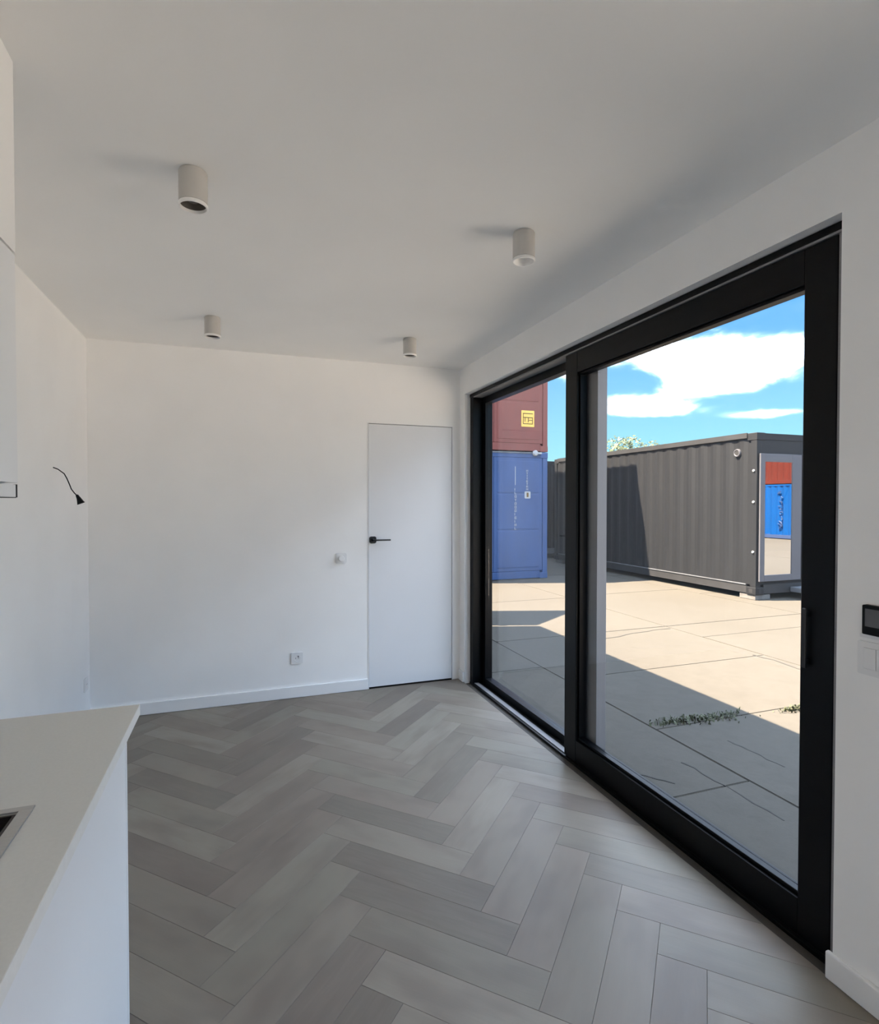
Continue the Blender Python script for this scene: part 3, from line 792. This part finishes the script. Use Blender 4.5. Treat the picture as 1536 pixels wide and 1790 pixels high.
# second grey container further back
container('shipping_container', 'grey container further back, half hidden behind the blue container', 7.55, 9.99, 13.6, 19.6, GZ + .12, 2.59, 'container_grey', rail='container_rail_pale')
for bx_ in (7.6, 9.6): tag(box('support_block', 'timber_block', None, bx_, bx_ + .32, 13.65, 13.95, GZ + .001, GZ + .119), 'pale support block under the farther grey container, ' + ('left' if bx_ < 8 else 'right'), 'block')

# blue and red stack
BX1, BY = 5.965, 10.10
BX0 = BX1 - 2.44
blue = container('shipping_container', 'blue container at the bottom of the stack with white markings', BX0, BX1, BY, BY + 6.06, GZ + .002, 2.585, 'container_blue', ('door', 'corr'))
red = container('shipping_container', 'dull red container on top of the blue one with yellow emblem', BX0, BX1, BY, BY + 6.06, GZ + 2.600, 2.59, 'container_red', ('door', 'corr'))
FY = BY + .0045                    # just in front of the pressed panels
box('ledge', 'container_rail_pale', blue, BX0 + .18, BX1 - .18, BY - .004, BY + .0075, GZ + 2.555, GZ + 2.586)
# twist locks between the stacked corners
tl = MB(); tl.lathe([(.0, -.055), (.045, -.050), (.06, -.03), (.06, -.0)], (BX1 - .30, BY + .0, GZ + 2.565), 'Y', 16)
tl.box(BX1 - .26, BX1 - .16, BY - .035, BY + .002, GZ + 2.55, GZ + 2.585); tl.build('twist_lock', 'mark_white', blue)
# marks (raised lettering plates, letters not legible at this distance)
def glyph_column(parent, x, z0, z1, w_, n, mat, y, seed):
    rnd = random.Random(seed); g = MB(); hgt = (z1 - z0) / n
    for k in range(n):
        zb_ = z0 + k * hgt; hh_ = hgt * .72
        t_ = w_ * .26
        opt = rnd.choice(['I', 'L', 'E', 'O', 'H', 'T'])
        if opt in 'ILEH O': g.box(x - w_ / 2, x - w_ / 2 + t_, y - .004, y, zb_, zb_ + hh_)
        if opt in 'OH': g.box(x + w_ / 2 - t_, x + w_ / 2, y - .004, y, zb_, zb_ + hh_)
        if opt in 'LEO': g.box(x - w_ / 2, x + w_ / 2, y - .004, y, zb_, zb_ + hh_ * .2)
        if opt in 'EOT': g.box(x - w_ / 2, x + w_ / 2, y - .004, y, zb_ + hh_ * .8, zb_ + hh_)
        if opt in 'EH': g.box(x - w_ / 2, x + w_ / 2, y - .004, y, zb_ + hh_ * .4, zb_ + hh_ * .6)
        if opt in 'T': g.box(x - t_ / 2, x + t_ / 2, y - .004, y, zb_, zb_ + hh_)
    return g.build('lettering', mat, parent)
glyph_column(blue, 5.225, 0.86, 1.72, .045, 12, 'mark_white', FY, 1)
box('lettering_stripe', 'mark_white', blue, 5.212, 5.226, FY - .003, FY, 1.76, 2.14)
glyph_column(blue, 5.487, 1.66, 2.09, .04, 8, 'mark_white', FY, 5)
lab = MB().prism(rrect(5.43, 5.565, 1.49, 1.635, .02), FY - .004, FY, 'Y').build('notice_plate', 'mark_white', blue)
box('notice_print', 'mark_ochre', lab, 5.475, 5.52, FY - .0055, FY - .0041, 1.52, 1.61)
em = box('emblem', 'mark_yellow', red, 5.35, 5.645, FY - .006, FY, 2.945, 3.275, bev=.004)
eb_ = MB()
for a in ((5.385, 5.61, 3.205, 3.222), (5.40, 5.605, 3.125, 3.142), (5.50, 5.516, 3.04, 3.142), (5.385, 5.40, 3.00, 3.222), (5.425, 5.44, 3.05, 3.142), (5.385, 5.61, 3.0, 3.015), (5.52, 5.60, 3.075, 3.09), (5.595, 5.61, 3.0, 3.142)):
    eb_.box(a[0], a[1], FY - .0085, FY - .0061, a[2], a[3])
eb_.build('emblem_strokes', 'mark_ochre', em)
MB().lathe([(.0, -.012), (.04, -.010), (.045, .0)], (5.207, FY, 3.66), 'Y', 18).build('round_mark', 'mark_white', red)

# containers on the other side of the yard (seen mirrored in the office glazing)
RX = 21.5
fb = container('shipping_container', 'bright blue container mirrored in the glass of the grey office container', RX, RX + 2.44, -14, -1.8, GZ + .02, 2.30, 'far_blue', rail='mark_dark')
container('shipping_container', 'red container mirrored above the blue one in the office glass', RX, RX + 2.44, -14, -1.8, GZ + 2.335, 2.59, 'far_red', rail='far_red')
def squiggle(y, z0, z1, seed):
    rnd = random.Random(seed); g = MB(); z = z1
    while z > z0:
        p = [(RX - .03, y + rnd.uniform(-.14, .14), z - rnd.uniform(0, .18)) for _ in range(5)]
        g.tube(p, .018, 5); z -= .21
    return g.build('lettering', 'mark_dark', fb)
squiggle(-4.12, .30, 1.9, 3)
squiggle(-6.4, .30, 1.9, 4)

# --- trees beyond the yard
def tree(c, rad, hgt, label, seed):
    rnd = random.Random(seed)
    r = empty('tree', (c[0], c[1], GZ), label, 'tree', 'trees beyond the containers')
    MB().tube([(c[0], c[1], GZ), (c[0] + .1, c[1], GZ + hgt * .3), (c[0], c[1] + .1, GZ + hgt * .7)], rad * .07, 10, rad * .03).build('trunk', 'bark', r)
    f = MB(); vs, fs = [], []
    lobes = [(c[0] + rnd.gauss(0, rad * .45), c[1] + rnd.gauss(0, rad * .45), GZ + hgt * rnd.uniform(.48, .86), rad * rnd.uniform(.3, .5)) for _ in range(16)]
    for lx, ly, lz, lr in lobes:
        for _ in range(300):
            d = Vector((rnd.gauss(0, 1), rnd.gauss(0, 1), rnd.gauss(0, 1))).normalized() * lr * rnd.uniform(.75, 1.05)
            p = Vector((lx, ly, lz)) + d; s_ = rnd.uniform(.08, .17) * rad / 2.5
            u = Vector((rnd.gauss(0, 1), rnd.gauss(0, 1), rnd.gauss(0, 1))).normalized(); v = u.orthogonal().normalized()
            k = len(vs); vs += [p - u * s_, p + v * s_ * .6, p + u * s_, p - v * s_ * .6]; fs.append((k, k + 1, k + 2, k + 3))
    bv = [f.bm.verts.new(v) for v in vs]
    for q in fs: f.bm.faces.new([bv[k] for k in q])
    o = f.build('foliage', 'leaf', r); o['kind'] = 'stuff'
    return r
tree((23.9, 32.0), 2.3, 6.1, 'pale green leafy tree top showing above the grey container', 11)
tree((18.6, 33.5), 2.0, 5.2, 'pale green tree top partly behind the sash stile', 12)
